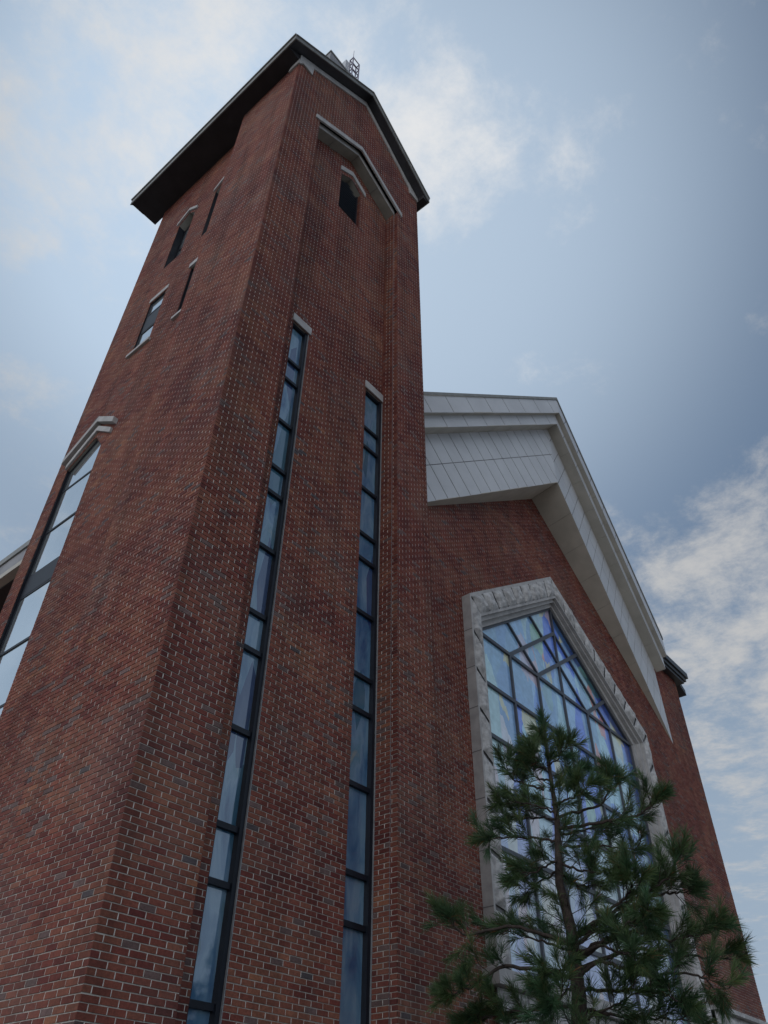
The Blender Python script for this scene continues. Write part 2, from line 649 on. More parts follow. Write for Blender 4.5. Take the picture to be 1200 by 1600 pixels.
def chevron(B, pl, u0, u1, ua, z0, z1, za, th, d0, d1, material):
    for (a, za_, b, zb_) in ((u0, z0, ua, za), (ua, za, u1, z1)):
        p = [pl(a, za_ - th, d0), pl(b, zb_ - th, d0), pl(b, zb_, d0), pl(a, za_, d0)]
        B.prism(p, pl(0, 0, d1) - pl(0, 0, d0), material)


def rect(B, pl, u0, u1, z0, z1, d0, d1, material):
    B.prism([pl(u0, z0, d0), pl(u1, z0, d0), pl(u1, z1, d0), pl(u0, z1, d0)], pl(0, 0, d1) - pl(0, 0, d0), material)


# ================================================================== ground
g = MB()
g.face([(-900, -900, 0), (900, -900, 0), (900, 900, 0), (-900, 900, 0)], M_GROUND)
tag(g.build('ground'), kind='structure')

# ================================================================== church tower
TW, TD, LX = 5.32, 6.5, 0.40
tower = empty('church_tower', (2.66, 3.25, 0), 'tall red brick church tower with gabled dark roof and two long slit windows', 'tower')


def under(x):                        # underside of the tower roof
    return 25.35 + 0.849 * (x + 0.46) if x < 2.72 else 28.05 - 0.961 * (x - 2.72)


B = MB()
RX0, RX1, RXA, RZS, RZA = 1.03, 4.33, 2.67, 23.18, 24.24
HZS, HZA = 23.32, 24.38                # head of the recess in the outer face


def front(z):
    if z <= under(0):
        base = [(-0.008, TW)]
    else:
        a = 2.72 - (28.05 - z) / 0.849
        b = 2.72 + (28.05 - z) / 0.961
        if b - a < 0.02:
            return []
        base = [(max(-0.008, a), min(TW, b))]
    h = head(z, RX0, RX1, RXA, HZS, HZA)
    return cut(base, [h]) if h else base


brick_wall(B, (0, 0, 0), (1, 0, 0), (0, -1, 0), 0, 28.05, front, phase=0.192, seed=3)

W1 = (1.47, 1.92, 1.15, 14.89)
W2 = (3.72, 4.30, 1.15, 14.89)
SW = (2.36, 3.17, 2.765, 21.1, 22.95, 23.30)


def panel(z):
    base = [(RX0, 4.30)]
    h = head(z, RX0, 4.30, RXA, RZS, RZA)
    if h is None:
        return []
    base = [h]
    holes = []
    for a, b, c, d in (W1, W2):
        if c < z < d:
            holes.append((a, b))
    if z > SW[3]:
        q = head(z, SW[0], SW[1], SW[2], SW[4], SW[5])
        if q:
            holes.append(q)
    return cut(base, holes)


brick_wall(B, (0, 0.40, 0), (1, 0, 0), (0, -1, 0), 0, RZA, panel, phase=0.03, seed=4)
# stepped right-hand reveal of the recess, facing the left
brick_wall(B, (RX1, 0.0, 0), (0, 1, 0), (-1, 0, 0), 0, RZS + 0.02, lambda z: [(-0.006, 0.12)], phase=0.0, seed=5)
B.face([(4.30, 0.12, 0), (RX1, 0.12, 0), (RX1, 0.12, RZS), (4.30, 0.12, RZS)], M_GREY)
brick_wall(B, (4.30, 0.12, 0), (0, 1, 0), (-1, 0, 0), 0, RZS + 0.02, lambda z: [(-0.006, 0.28)], phase=0.09, seed=6)
# left-hand return of the recess and the jambs of its windows
brick_wall(B, (RX0, 0.0, 0), (0, 1, 0), (1, 0, 0), 0, RZS + 0.02, lambda z: [(0, 0.40)], phase=0.05, seed=7)
for (a, b, c, d) in (W1, W2):
    brick_wall(B, (b, 0.40, 0), (0, 1, 0), (-1, 0, 0), c, d, lambda z: [(-0.006, 0.13)], phase=0.0, seed=8)
    B.face([(a, 0.40, c), (a, 0.53, c), (a, 0.53, d), (a, 0.40, d)], M_BPLAIN)
    B.face([(a, 0.40, d), (b, 0.40, d), (b, 0.53, d), (a, 0.53, d)], M_UNDER)
    B.face([(a, 0.40, c), (b, 0.40, c), (b, 0.53, c), (a, 0.53, c)], M_STONE)
brick_wall(B, (SW[1], 0.40, 0), (0, 1, 0), (-1, 0, 0), SW[3], SW[4], lambda z: [(-0.006, 0.20)], phase=0.0, seed=9)
B.face([(SW[0], 0.40, SW[3]), (SW[0], 0.60, SW[3]), (SW[0], 0.60, SW[4]), (SW[0], 0.40, SW[4])], M_BPLAIN)
for (ua, za, ub, zb) in ((SW[0], SW[4], SW[2], SW[5]), (SW[2], SW[5], SW[1], SW[4])):
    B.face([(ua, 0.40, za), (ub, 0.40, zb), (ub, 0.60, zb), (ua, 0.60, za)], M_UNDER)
B.face([(SW[0], 0.40, SW[3]), (SW[1], 0.40, SW[3]), (SW[1], 0.60, SW[3]), (SW[0], 0.60, SW[3])], M_STONE)
# left face: corner pier, then the set-back panel with five windows
PIER = 2.28
brick_wall(B, (0, 0, 0), (0, 1, 0), (-1, 0, 0), 0, 25.36, lambda z: [(0.0, PIER)], phase=0.092, seed=13)
brick_wall(B, (0, PIER, 0), (1, 0, 0), (0, 1, 0), 0, 25.36, lambda z: [(0.0, LX)], phase=0.0, seed=14)
UL = (4.26, 4.97, 4.60, 20.3, 22.62, 22.98)
UR = (2.62, 3.37, 2.99, 20.2, 22.66, 23.02)
LL = (4.30, 4.95, 16.5, 18.65)
LR = (2.62, 3.32, 16.5, 18.60)
BG = (4.78, 6.03, 5.17, 2.2, 13.28, 13.78)


def lpanel(z):
    hs = []
    for q in (UL, UR, BG):
        if z > q[3]:
            h = head(z, q[0], q[1], q[2], q[4], q[5])
            if h:
                hs.append(h)
    for q in (LL, LR):
        if q[2] < z < q[3]:
            hs.append((q[0], q[1]))
    return cut([(PIER, TD)], hs)


brick_wall(B, (LX, 0, 0), (0, 1, 0), (-1, 0, 0), 0, 26.05, lpanel, phase=0.02, seed=15)
GD = 0.25                             # glass depth behind the left panel
GDB = 0.07
for q in (UL, UR, BG):
    y0, y1, ya, zb, zs, za = q
    GD = GDB if q is BG else 0.22
    B.face([(LX, y1, zb), (LX + GD, y1, zb), (LX + GD, y1, zs), (LX, y1, zs)], M_FRAME)
    B.face([(LX, y0, zb), (LX + GD, y0, zb), (LX + GD, y0, zs), (LX, y0, zs)], M_BPLAIN)
    for (a, b) in ((y0, zs), (y1, zs)):
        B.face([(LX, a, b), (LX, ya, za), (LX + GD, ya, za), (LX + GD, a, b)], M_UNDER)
    B.face([(LX, y0, zb), (LX, y1, zb), (LX + GD, y1, zb), (LX + GD, y0, zb)], M_STONE)
for (y0, y1, zb, zt) in (LL, LR):
    GD = 0.04 if y0 > 4 else GDB
    B.face([(LX, y1, zb), (LX + GD, y1, zb), (LX + GD, y1, zt), (LX, y1, zt)], M_FRAME)
    B.face([(LX, y0, zb), (LX + GD, y0, zb), (LX + GD, y0, zt), (LX, y0, zt)], M_BPLAIN)
    B.face([(LX, y0, zt), (LX, y1, zt), (LX + GD, y1, zt), (LX + GD, y0, zt)], M_UNDER)
    B.face([(LX, y0, zb), (LX, y1, zb), (LX + GD, y1, zb), (LX + GD, y0, zb)], M_STONE)
# faces turned away from the street
B.face([(TW, 0, 0), (TW, TD, 0), (TW, TD, under(TW)), (TW, 0, under(TW))], M_BPLAIN)
B.face([(TW, TD, 0), (LX, TD, 0), (LX, TD, 26.0), (2.72, TD, 28.0), (TW, TD, 25.5)], M_BPLAIN)
tower_wall = B.build('wall', tower)

# --- roof
B = MB()
Y0, Y1 = -0.30, 7.15


def slab(p, material=M_DARK):
    B.prism([(x, Y0, z) for x, z in p], (0, Y1 - Y0, 0), material)


slab([(-0.46, 25.37), (2.72, 28.07), (2.72, 28.36), (-0.46, 25.66)])
slab([(2.72, 28.07), (5.55, 25.35), (5.55, 25.64), (2.72, 28.36)])
roof = B.build('roof', tower)
B = MB()
B.prism([(-0.455, -0.02, 25.358), (-0.012, -0.02, 25.358), (-0.012, -0.02, 25.72)], (0, Y1 - 0.02, 0), M_SOFFIT)
B.prism([(-0.0115, PIER + 0.01, 25.358), (0.46, PIER + 0.01, 25.358), (0.46, PIER + 0.01, 26.07), (-0.0115, PIER + 0.01, 25.72)], (0, Y1 - PIER - 0.06, 0), M_SOFFIT)
B.build('soffit', roof)
B = MB()
B.prism([(5.325, Y0 + 0.02, 25.34), (5.545, Y0 + 0.02, 25.34), (5.325, Y0 + 0.02, 25.55)], (0, Y1 - Y0 - 0.06, 0), M_SOFFIT)
B.build('soffit', roof)
B = MB()
# fascia boards and the thin pale drip edge along eaves and rakes
B.box((-0.49, Y0 - 0.001, 25.335), (-0.459, Y1, 25.622), M_FASCIA)
B.box((5.551, Y0 - 0.001, 25.33), (5.58, Y1, 25.602), M_FASCIA)
for (xa, za, xb, zb) in ((-0.49, 25.34, 2.72, 28.07), (2.72, 28.07, 5.58, 25.33)):
    B.prism([(xa, Y0 - 0.003, za), (xb, Y0 - 0.003, zb), (xb, Y0 - 0.003, zb + 0.28), (xa, Y0 - 0.003, za + 0.28)], (0, -0.027, 0), M_FASCIA)
    B.prism([(xa, Y0 - 0.033, za + 0.235), (xb, Y0 - 0.033, zb + 0.235), (xb, Y0 - 0.033, zb + 0.272), (xa, Y0 - 0.033, za + 0.272)], (0, -0.03, 0), M_EDGE)
B.box((-0.525, Y0 - 0.025, 25.623), (-0.44, Y1 + 0.02, 25.70), M_EDGE)
B.box((5.54, Y0 - 0.025, 25.603), (5.615, Y1 + 0.02, 25.68), M_EDGE)
B.build('fascia', roof)
# pale pedestal on the ridge
B = MB()
B.box((2.12, 1.46, 27.0), (3.12, 2.46, 34.3), M_GREY)
B.box((2.09, 1.43, 34.303), (3.15, 2.49, 34.42), M_EDGE)
B.build('ridge_pedestal', roof)

# --- stone trim
B = MB()
for (a, za, b, zb) in ((0.46, under(0.46), 2.72, 28.045), (2.72, 28.045, 4.9, under(4.9))):
    B.prism([(a, -0.008, za - 0.30), (b, -0.008, zb - 0.30), (b, -0.008, zb - 0.01), (a, -0.008, za - 0.01)], (0, -0.035, 0), M_STONE)
B.build('gable_trim', tower)
for pts in ([(-0.03, 25.34), (0.47, 25.30), (0.50, 26.13), (-0.03, 25.69)], [(5.35, 25.34), (4.93, 25.36), (4.86, 25.95), (5.33, 25.54)]):
    B = MB()
    B.prism([(x, -0.012, z) for x, z in pts], (0, -0.045, 0), M_STONE)
    if pts[0][0] < 0:
        B.prism([(-0.012, -0.05, 25.08), (-0.012, 0.36, 25.10), (-0.012, 0.30, 25.34), (-0.012, -0.05, 25.34)], (-0.045, 0, 0), M_STONE)
        B.prism([(-0.03, -0.012, 25.08), (0.10, -0.012, 25.30), (-0.03, -0.012, 25.34)], (0, -0.045, 0), M_STONE)
    B.build('corner_stone', tower)
pl = F(0)
B = MB()
chevron(B, pl, 0.86, 4.52, 2.68, 23.39, 23.38, 24.60, 0.215, -0.004, 0.045, M_STONE)
chevron(B, pl, 1.04, 4.325, 2.68, 23.42, 23.42, 24.50, 0.25, -0.395, -0.095, M_STONE)
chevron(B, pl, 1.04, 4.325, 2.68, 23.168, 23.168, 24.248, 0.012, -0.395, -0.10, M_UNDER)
for xx in (1.75, 2.68, 3.55):
    zz = 24.234 - abs(xx - 2.68) * 0.657
    B.box((xx - 0.006, 0.105, zz - 0.004), (xx + 0.006, 0.394, zz + 0.004), M_JOINT)
B.build('pointed_hood', tower)

# --- slit windows
TR = [13.73, 13.16, 11.98, 10.83, 10.24, 9.09, 7.87, 7.26, 6.07, 4.85, 4.22, 3.04, 1.85]
FR = F(0.50)


def slit(name, q):
    a, b, c, d = q
    wn = MB()
    rect(wn, FR, a, a + 0.045, c, d, -0.02, 0.06, M_FRAME)
    rect(wn, FR, b - 0.075, b - 0.012, c, d, -0.02, 0.085, M_FRAME)
    rect(wn, FR, b - 0.012, b - 0.001, c, d, 0.05, 0.112, M_CAULK)
    rect(wn, FR, a + 0.046, b - 0.076, d - 0.07, d, -0.02, 0.06, M_FRAME)
    rect(wn, FR, a + 0.046, b - 0.076, c, c + 0.07, -0.02, 0.06, M_FRAME)
    for z in TR:
        rect(wn, FR, a + 0.046, b - 0.076, z - 0.035, z + 0.035, -0.02, 0.055, M_FRAME)
    o = wn.build('slit_window', tower)
    gl = MB()
    zs = [d - 0.07] + TR + [c + 0.07]
    for zt, zb in zip(zs, zs[1:]):
        tilt = R.uniform(-0.004, 0.004)
        gl.face([FR(a + 0.046, zb, 0.0), FR(b - 0.076, zb, 0.0), FR(b - 0.076, zt, tilt), FR(a + 0.046, zt, tilt)], M_GTALL)
    gl.build('glass', o)
    return o


for q in (W1, W2):
    o = slit('slit_window', q)
    s = MB()
    rect(s, F(0.40), q[0] - 0.03, min(q[1] + 0.04, 4.285), 14.885, 15.11, -0.10, 0.035, M_STONE)
    s.build('lintel', o)
# --- small pointed louvre window
o = MB()
y = 0.56
poly = [(SW[0], y, SW[3]), (SW[1], y, SW[3]), (SW[1], y, SW[4]), (SW[2], y, SW[5]), (SW[0], y, SW[4])]
for i in range(16):
    z0 = SW[3] + 0.05 + i * 0.13
    t = head(z0 + 0.1, SW[0], SW[1], SW[2], SW[4], SW[5])
    if t:
        o.prism([(t[0] + 0.03, y - 0.05, z0), (t[0] + 0.03, y - 0.045, z0 - 0.012), (t[0] + 0.03, y + 0.02, z0 + 0.10), (t[0] + 0.03, y + 0.015, z0 + 0.112)], (t[1] - t[0] - 0.06, 0, 0), M_LOUVRE)
o.face([(p[0], 0.599, p[2]) for p in poly], M_LOUVRE)
lv = o.build('louvre_window', tower)
o = MB()
rect(o, F(y), SW[0] + 0.001, SW[0] + 0.05, SW[3], SW[4] - 0.02, -0.02, 0.07, M_FRAME)
rect(o, F(y), SW[1] - 0.05, SW[1] - 0.009, SW[3], SW[4] - 0.02, -0.02, 0.07, M_FRAME)
o.build('frame', lv)
o = MB()
chevron(o, F(0.40), 2.30, 3.34, 2.77, 23.34, 23.31, 23.70, 0.23, -0.12, 0.04, M_STONE)
o.build('hood', lv)

# --- left-hand windows


def left_window(q, hood, transoms, dark=(), sill=None, gd=0.07):
    LG = L(LX + gd)
    if len(q) == 6:
        y0, y1, ya, zb, zs, za = q
    else:
        y0, y1, zb, zs = q
        ya, za = (y0 + y1) / 2, zs
    f = MB()
    rect(f, LG, y0 + 0.001, y0 + 0.05, zb, zs, -0.03, 0.018, M_FRAME)
    rect(f, LG, y1 - 0.06, y1 - 0.01, zb, zs, -0.03, 0.018, M_FRAME)
    if za > zs:
        for (a, b) in ((y0, zs), (y1, zs)):
            f.bar(LG(a, b - 0.03, -0.03), LG(ya, za - 0.03, -0.03), 0.05, 0.048, (-1, 0, 0), M_FRAME)
    else:
        rect(f, LG, y0 + 0.05, y1 - 0.06, zs - 0.05, zs - 0.001, -0.03, 0.018, M_FRAME)
    for z in transoms:
        rect(f, LG, y0 + 0.051, y1 - 0.061, z - 0.025, z + 0.025, -0.03, 0.016, M_FRAME)
    for (za_, zb_) in dark:
        rect(f, LG, y0 + 0.051, y1 - 0.061, za_, zb_, -0.03, 0.02, M_FRAME)
    o = f.build('window', tower)
    gl = MB()
    lv = sorted([zb] + [z for z in transoms if zb < z < zs] + [zs])
    for a, b in zip(lv, lv[1:]):
        tl = R.uniform(-0.008, 0.008)
        gl.face([LG(y0, a, 0), LG(y1, a, tl * 0.3), LG(y1, b, tl), LG(y0, b, tl * 0.6)], M_GCLEAR)
    if za > zs:
        gl.face([LG(y0, zs, 0), LG(y1, zs, 0), LG(ya, za, 0)], M_GCLEAR)
    gl.build('glass', o)
    h = MB()
    hood(h)
    h.build('lintel', o)
    if sill:
        h = MB()
        rect(h, L(LX), sill[0], sill[1], sill[2], sill[3], -gd + 0.03, 0.07, M_STONE)
        h.build('sill', o)
    return o


lp = L(LX)
left_window(UL, lambda h: chevron(h, lp, 4.16, 5.06, 4.60, 22.83, 22.83, 23.20, 0.14, -0.10, 0.05, M_STONE), [21.5], gd=0.22)
left_window(UR, lambda h: chevron(h, lp, 2.55, 3.44, 2.99, 22.85, 22.85, 23.22, 0.14, -0.10, 0.05, M_STONE), [21.5], gd=0.22)
left_window(LL, lambda h: rect(h, lp, 4.24, 5.0, 18.66, 18.82, -0.10, 0.025, M_STONE), [18.08, 17.3], [(17.32, 18.0)], (4.2, 5.07, 16.40, 16.49), gd=0.04)
left_window(LR, lambda h: rect(h, lp, 2.55, 3.38, 18.61, 18.79, -0.10, 0.05, M_STONE), [18.08, 17.3], [(17.32, 18.0)], (2.5, 3.38, 16.40, 16.49))


def bighood(h):
    chevron(h, lp, 4.38, 6.20, 5.15, 13.78, 13.66, 14.32, 0.16, 0.0, 0.12, M_STONE)
    chevron(h, lp, 4.48, 6.05, 5.15, 13.56, 13.44, 14.07, 0.15, -0.08, 0.06, M_STONE)


left_window(BG, bighood, [12.66, 11.52, 10.40, 9.9, 8.66, 7.4, 6.2, 5.0, 3.8], [(9.92, 10.38)])

# ================================================================== mast on the tower roof
mast = empty('lattice_mast', (3.47, 1.6, 27.4), 'small steel lattice mast standing on the ridge of the brick tower roof', 'mast')
B = MB()
x0, x1, ya, yb, zt = 3.30, 3.66, 1.46, 1.64, 36.55
for px in (x0, x1):
    for py in (ya, yb):
        B.box((px - 0.02, py - 0.02, 26.9), (px + 0.02, py + 0.02, zt), M_STEEL)
for i in range(15):
    z = zt - 0.03 - i * 0.62
    B.box((x0, ya - 0.018, z - 0.02), (x1, ya + 0.018, z + 0.02), M_STEEL)
    B.box((x0, yb - 0.018, z - 0.02), (x1, yb + 0.018, z + 0.02), M_STEEL)
    B.box((x0 - 0.018, ya, z - 0.021), (x0 + 0.018, yb, z + 0.019), M_STEEL)
    B.box((x1 - 0.018, ya, z - 0.021), (x1 + 0.018, yb, z + 0.019), M_STEEL)
B.build('frame', mast)
B = MB()
B.box((x0 - 0.25, 1.60, 34.9), (x0 - 0.03, 1.86, 36.0), M_PANEL)
B.build('cabinet', mast)
B = MB()
B.tube([(x0, ya, zt), (x0, ya, zt + 0.75)], [0.012, 0.008], M_STEEL, 6)
B.build('rod', mast)

# ================================================================== church
XC, CY = 12.7, 1.2
church = empty('church', (12.7, 12.0, 0), 'red brick church hall with pale panelled gable and big stained glass window', 'church')
CR, CL = 22.2, 1.6


def croof(x):
    return 21.7 - (0.56 if x > XC else 0.81) * abs(x - XC)


WO = (8.85, 16.72, 12.78, 4.55, 11.55, 14.25)      # clear opening of the picture window


def cwall(z):
    if z >= 21.6:
        return []
    a, b = 5.325, CR
    if z > croof(CR):
        b = XC + (21.7 - z) / 0.56
    if z > croof(5.325):
        a = XC - (21.7 - z) / 0.81
    hs = []
    if z > WO[3] - 0.2:
        h = head(z, WO[0] - 0.3, WO[1] + 0.3, WO[2], WO[4] + 0.1, WO[5] + 0.25)
        if h:
            hs.append(h)
    return cut([(a, b)], hs)


B = MB()
brick_wall(B, (0, CY, 0), (1, 0, 0), (0, -1, 0), 0, 19.2, cwall, phase=0.05, seed=21)
B.face([(CR, CY, 0), (CR, 26, 0), (CR, 26, croof(CR)), (CR, CY, croof(CR))], M_BPLAIN)
B.face([(CL, 26, 0), (CL, 6.6, 0), (CL, 6.6, croof(CL)), (CL, 26, croof(CL))], M_BPLAIN)
B.face([(CR, 26, 0), (CL, 26, 0), (CL, 26, croof(CL)), (XC, 26, 21.6), (CR, 26, croof(CR))], M_BPLAIN)
B.face([(9.5, CY + 0.01, 19.0), (17.3, CY + 0.01, 19.0), (XC, CY + 0.01, 21.5)], M_BPLAIN)
B.build('wall', church)
B = MB()
for s, e in ((-1, 0.75), (1, 23.0)):
    B.prism([(XC, CY - 0.05, 21.45), (e, CY - 0.05, croof(e) - 0.2), (e, CY - 0.05, croof(e) + 0.02), (XC, CY - 0.05, 21.72)], (0, 25.6, 0), M_DARK)
croof_ob = B.build('roof', church)
# left eave seen behind the tower: pale fascia over a dark soffit
B = MB()
B.box((0.62, 6.6, 11.42), (0.69, 26.7, 11.98), M_GREY)
B.box((0.58, 6.6, 11.86), (0.617, 26.7, 12.02), M_EDGE)
B.box((0.55, 6.6, 11.27), (0.74, 26.7, 11.40), M_PANELU)
B.box((0.745, 6.6, 11.24), (1.59, 26.7, 11.32), M_SOFFIT)
B.build('eave', croof_ob)
# dark moulded cornice return on the right
B = MB()
for i, (dz0, dz1, xe, yo) in enumerate(((15.96, 16.08, 22.52, 0.97), (16.085, 16.24, 22.68, 0.92), (16.245, 16.46, 22.80, 0.86))):
    B.box((20.3, yo, dz0), (xe, CY - 0.012, dz1), M_CORN)
    B.box((CR + 0.01, CY - 0.011, dz0), (xe, 26, dz1), M_CORN)
B.build('cornice', croof_ob)


# --- prow-shaped gable overhang: panelled bands built in the two inclined planes
def clip(poly, n, d):
    """keep the part with n.p <= d"""
    out = []
    for i in range(len(poly)):
        p, q = poly[i], poly[(i + 1) % len(poly)]
        a, b = n[0] * p[0] + n[1] * p[1] - d, n[0] * q[0] + n[1] * q[1] - d
        if a <= 0:
            out.append(p)
        if (a < 0 < b) or (b < 0 < a):
            t = a / (a - b)
            out.append((p[0] + (q[0] - p[0]) * t, p[1] + (q[1] - p[1]) * t))
    return out


PS = 0.98 / 7.65                      # how far the planes turn back per metre of width


def plane_pt(side, dx, z, off):
    return Vector((XC + side * dx, 0.22 + PS * dx - off, z))


def band(B, side, poly, off, pitch, slope, rows=(), start=0.0, material=M_PANEL):
    """poly in (dx, z); panels divided square to the rake"""
    ln = math.hypot(1, slope)
    nv = (1 / ln, -slope / ln)                     # along the rake, downwards
    B.face([plane_pt(side, x, z, off - 0.012) for x, z in poly], M_JOINT)
    ds = [nv[0] * x + nv[1] * z for x, z in poly]
    d = min(ds) - start
    G = 0.014
    while d < max(ds):
        strip = clip(clip(poly, nv, d + pitch - G), (-nv[0], -nv[1]), -(d + G))
        parts = [strip]
        for (r0, r1) in rows:                      # line across: z = r0 - r1*dx
            np_ = []
            for s in parts:
                np_.append(clip(s, (r1, 1), r0 - G))
                np_.append(clip(s, (-r1, -1), -(r0 + G)))
            parts = np_
        for s in parts:
            if len(s) >= 3:
                t = R.uniform(-0.0015, 0.0015)
                pts = [plane_pt(side, x, z, off + t) for x, z in s]
                if side < 0:
                    pts = pts[::-1]
                B.prism(pts, (0, 0.010, 0), material)
        d += pitch


B = MB()
U = MB()
for side, end, sA, sC, sCb in ((1, 7.70, 0.715, 0.70, 0.757), (-1, 7.37, 0.795, 0.79, 0.775)):
    def ln(z0, s, x):
        return z0 - s * x
    cap = [(0, 22.32), (end, 22.32 - sA * end), (end, 22.20 - sA * end), (0, 22.20)]
    a = [(0, 22.19), (end, 22.19 - sA * end), (end, 21.53 - sA * end), (0, 21.53)]
    b = [(0, 21.545), (end, 21.545 - sA * end), (end, 21.07 - sA * end), (0, 21.07)]
    zc0, zc1 = 21.09, 18.58
    c = [(0, zc0), (end, zc0 - sC * end), (end, min(zc1 - sCb * end, zc0 - sC * end - 0.02)), (0, zc1)]
    band(B, side, a, 0.53, 1.10, sA, start=0.3)
    band(B, side, b, 0.37, 1.10, sA, start=0.3)
    band(B, side, c, 0.0, 0.56, sC, rows=[(19.86, (sC + sCb) / 2)], start=0.2)
    B.prism([plane_pt(side, x, z, 0.56) for x, z in cap], (0, 0.6, 0), M_EDGE)
    # undersides, divided every 0.9 m
    n = 9 if side > 0 else 9
    for i in range(n):
        xa, xb = end * i / n + 0.006, end * (i + 1) / n - 0.006
        for (z0, s, o0, o1) in ((21.53, sA, 0.53, 0.355), (21.07, sA, 0.37, -0.02)):
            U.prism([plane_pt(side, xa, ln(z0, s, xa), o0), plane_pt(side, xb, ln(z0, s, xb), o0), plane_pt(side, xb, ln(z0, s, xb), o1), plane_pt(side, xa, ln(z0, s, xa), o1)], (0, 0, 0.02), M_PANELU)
        pa, pb = plane_pt(side, xa, ln(zc1, sCb, xa), 0.0), plane_pt(side, xb, ln(zc1, sCb, xb), 0.0)
        wa, wb = Vector((pa.x, CY, pa.z - 0.16 * (CY - pa.y))), Vector((pb.x, CY, pb.z - 0.16 * max(0.0, CY - pb.y)))
        if CY - pa.y > 0.01:
            if CY - pb.y < 0.004:
                U.prism([pa, pb, wa], (0, 0, 0.02), M_PANELU)
            else:
                U.prism([pa, pb, wb, wa], (0, 0, 0.02), M_PANELU)
    for (z0, s, o0, o1) in ((21.545, sA, 0.52, 0.36), (21.085, sA, 0.36, -0.02)):
        U.face([plane_pt(side, 0, z0, o0), plane_pt(side, end, ln(z0, s, end), o0), plane_pt(side, end, ln(z0, s, end), o1), plane_pt(side, 0, z0, o1)], M_JOINT)
    p0, p1 = plane_pt(side, 0, zc1 + 0.015, -0.005), plane_pt(side, end - 0.1, ln(zc1, sCb, end - 0.1) + 0.015, -0.005)
    U.face([p0, p1, (p1.x, CY, p1.z), (p0.x, CY, zc1 - 0.15)], M_JOINT)
    # end plates
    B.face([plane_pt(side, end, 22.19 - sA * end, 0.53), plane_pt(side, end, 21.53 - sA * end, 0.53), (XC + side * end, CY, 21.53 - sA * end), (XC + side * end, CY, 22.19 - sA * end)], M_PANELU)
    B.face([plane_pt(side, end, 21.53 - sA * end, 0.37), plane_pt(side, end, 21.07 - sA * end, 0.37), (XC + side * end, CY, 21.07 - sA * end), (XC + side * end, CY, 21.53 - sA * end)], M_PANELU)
ov = B.build('gable_overhang', church)
U.build('soffit', ov)


# --- stone surround: rock-faced band with smooth margins and two inner mouldings
def fbm(p):
    v, a, f = 0.0, 0.5, 1.0
    for o in range(4):
        v += a * (vnoise(p[0] * f + o * 7.1, p[1] * f + o * 3.3, 31 + o) - 0.5)
        a *= 0.55
        f *= 2.1
    return v


def rough_block(S, q, nd, relief=0.13, nu=12, nv_=8, mat_=M_ROUGH):
    """q: four corners (3D); rock-faced pillow raised along nd"""
    q = [Vector(p) for p in q]
    nd = Vector(nd)
    ox, oy = R.uniform(0, 50), R.uniform(0, 50)
    lu, lv_ = (q[1] - q[0]).length, (q[3] - q[0]).length
    i0 = len(S.v)
    for j in range(nv_ + 1):
        for i in range(nu + 1):
            s, t = i / nu, j / nv_
            p = q[0] * (1 - s) * (1 - t) + q[1] * s * (1 - t) + q[2] * s * t + q[3] * (1 - s) * t
            e = min(s * lu, (1 - s) * lu, t * lv_, (1 - t) * lv_)
            k = min(1.0, e / 0.13) ** 0.8
            h = k * relief * (0.62 + 1.15 * fbm((ox + s * lu * 2.6, oy + t * lv_ * 2.6)) + 0.6 * abs(fbm((oy + s * lu * 1.4, ox + t * lv_ * 1.4))))
            S.v.append(tuple(p + nd * h))
            S.col.append((0.3, 0.3, 0.3))
    mi = S.m(mat_)
    for j in range(nv_):
        for i in range(nu):
            a = i0 + j * (nu + 1) + i
            S.f.append((a, a + 1, a + nu + 2, a + nu + 1))
            S.mi.append(mi)


S = MB()
YF = 0.96
out = dict(x0=8.20, x1=17.44, xa=12.62, zs=12.10, za=15.15)
zb = 4.45
inn = dict(x0=8.62, x1=17.00, xa=12.72, zs=11.68, za=14.45)
OUT = [(out['x0'], zb), (out['x0'], out['zs']), (out['xa'], out['za']), (out['x1'], out['zs'] - 0.05), (out['x1'], zb)]
INN = [(inn['x0'], zb), (inn['x0'], inn['zs']), (inn['xa'], inn['za']), (inn['x1'], inn['zs'] - 0.05), (inn['x1'], zb)]
MO1 = [(8.73, zb), (8.73, 11.63), (12.75, 14.36), (16.88, 11.58), (16.88, zb)]
MO2 = [(8.85, zb), (8.85, 11.55), (12.78, 14.25), (16.72, 11.50), (16.72, zb)]


def ring(a, b, ya, yb, material):
    for i in range(4):
        S.face([(a[i][0], ya, a[i][1]), (a[i + 1][0], ya, a[i + 1][1]), (b[i + 1][0], yb, b[i + 1][1]), (b[i][0], yb, b[i][1])], material)


def lerp2(a, b, t):
    return (a[0] + (b[0] - a[0]) * t, a[1] + (b[1] - a[1]) * t)


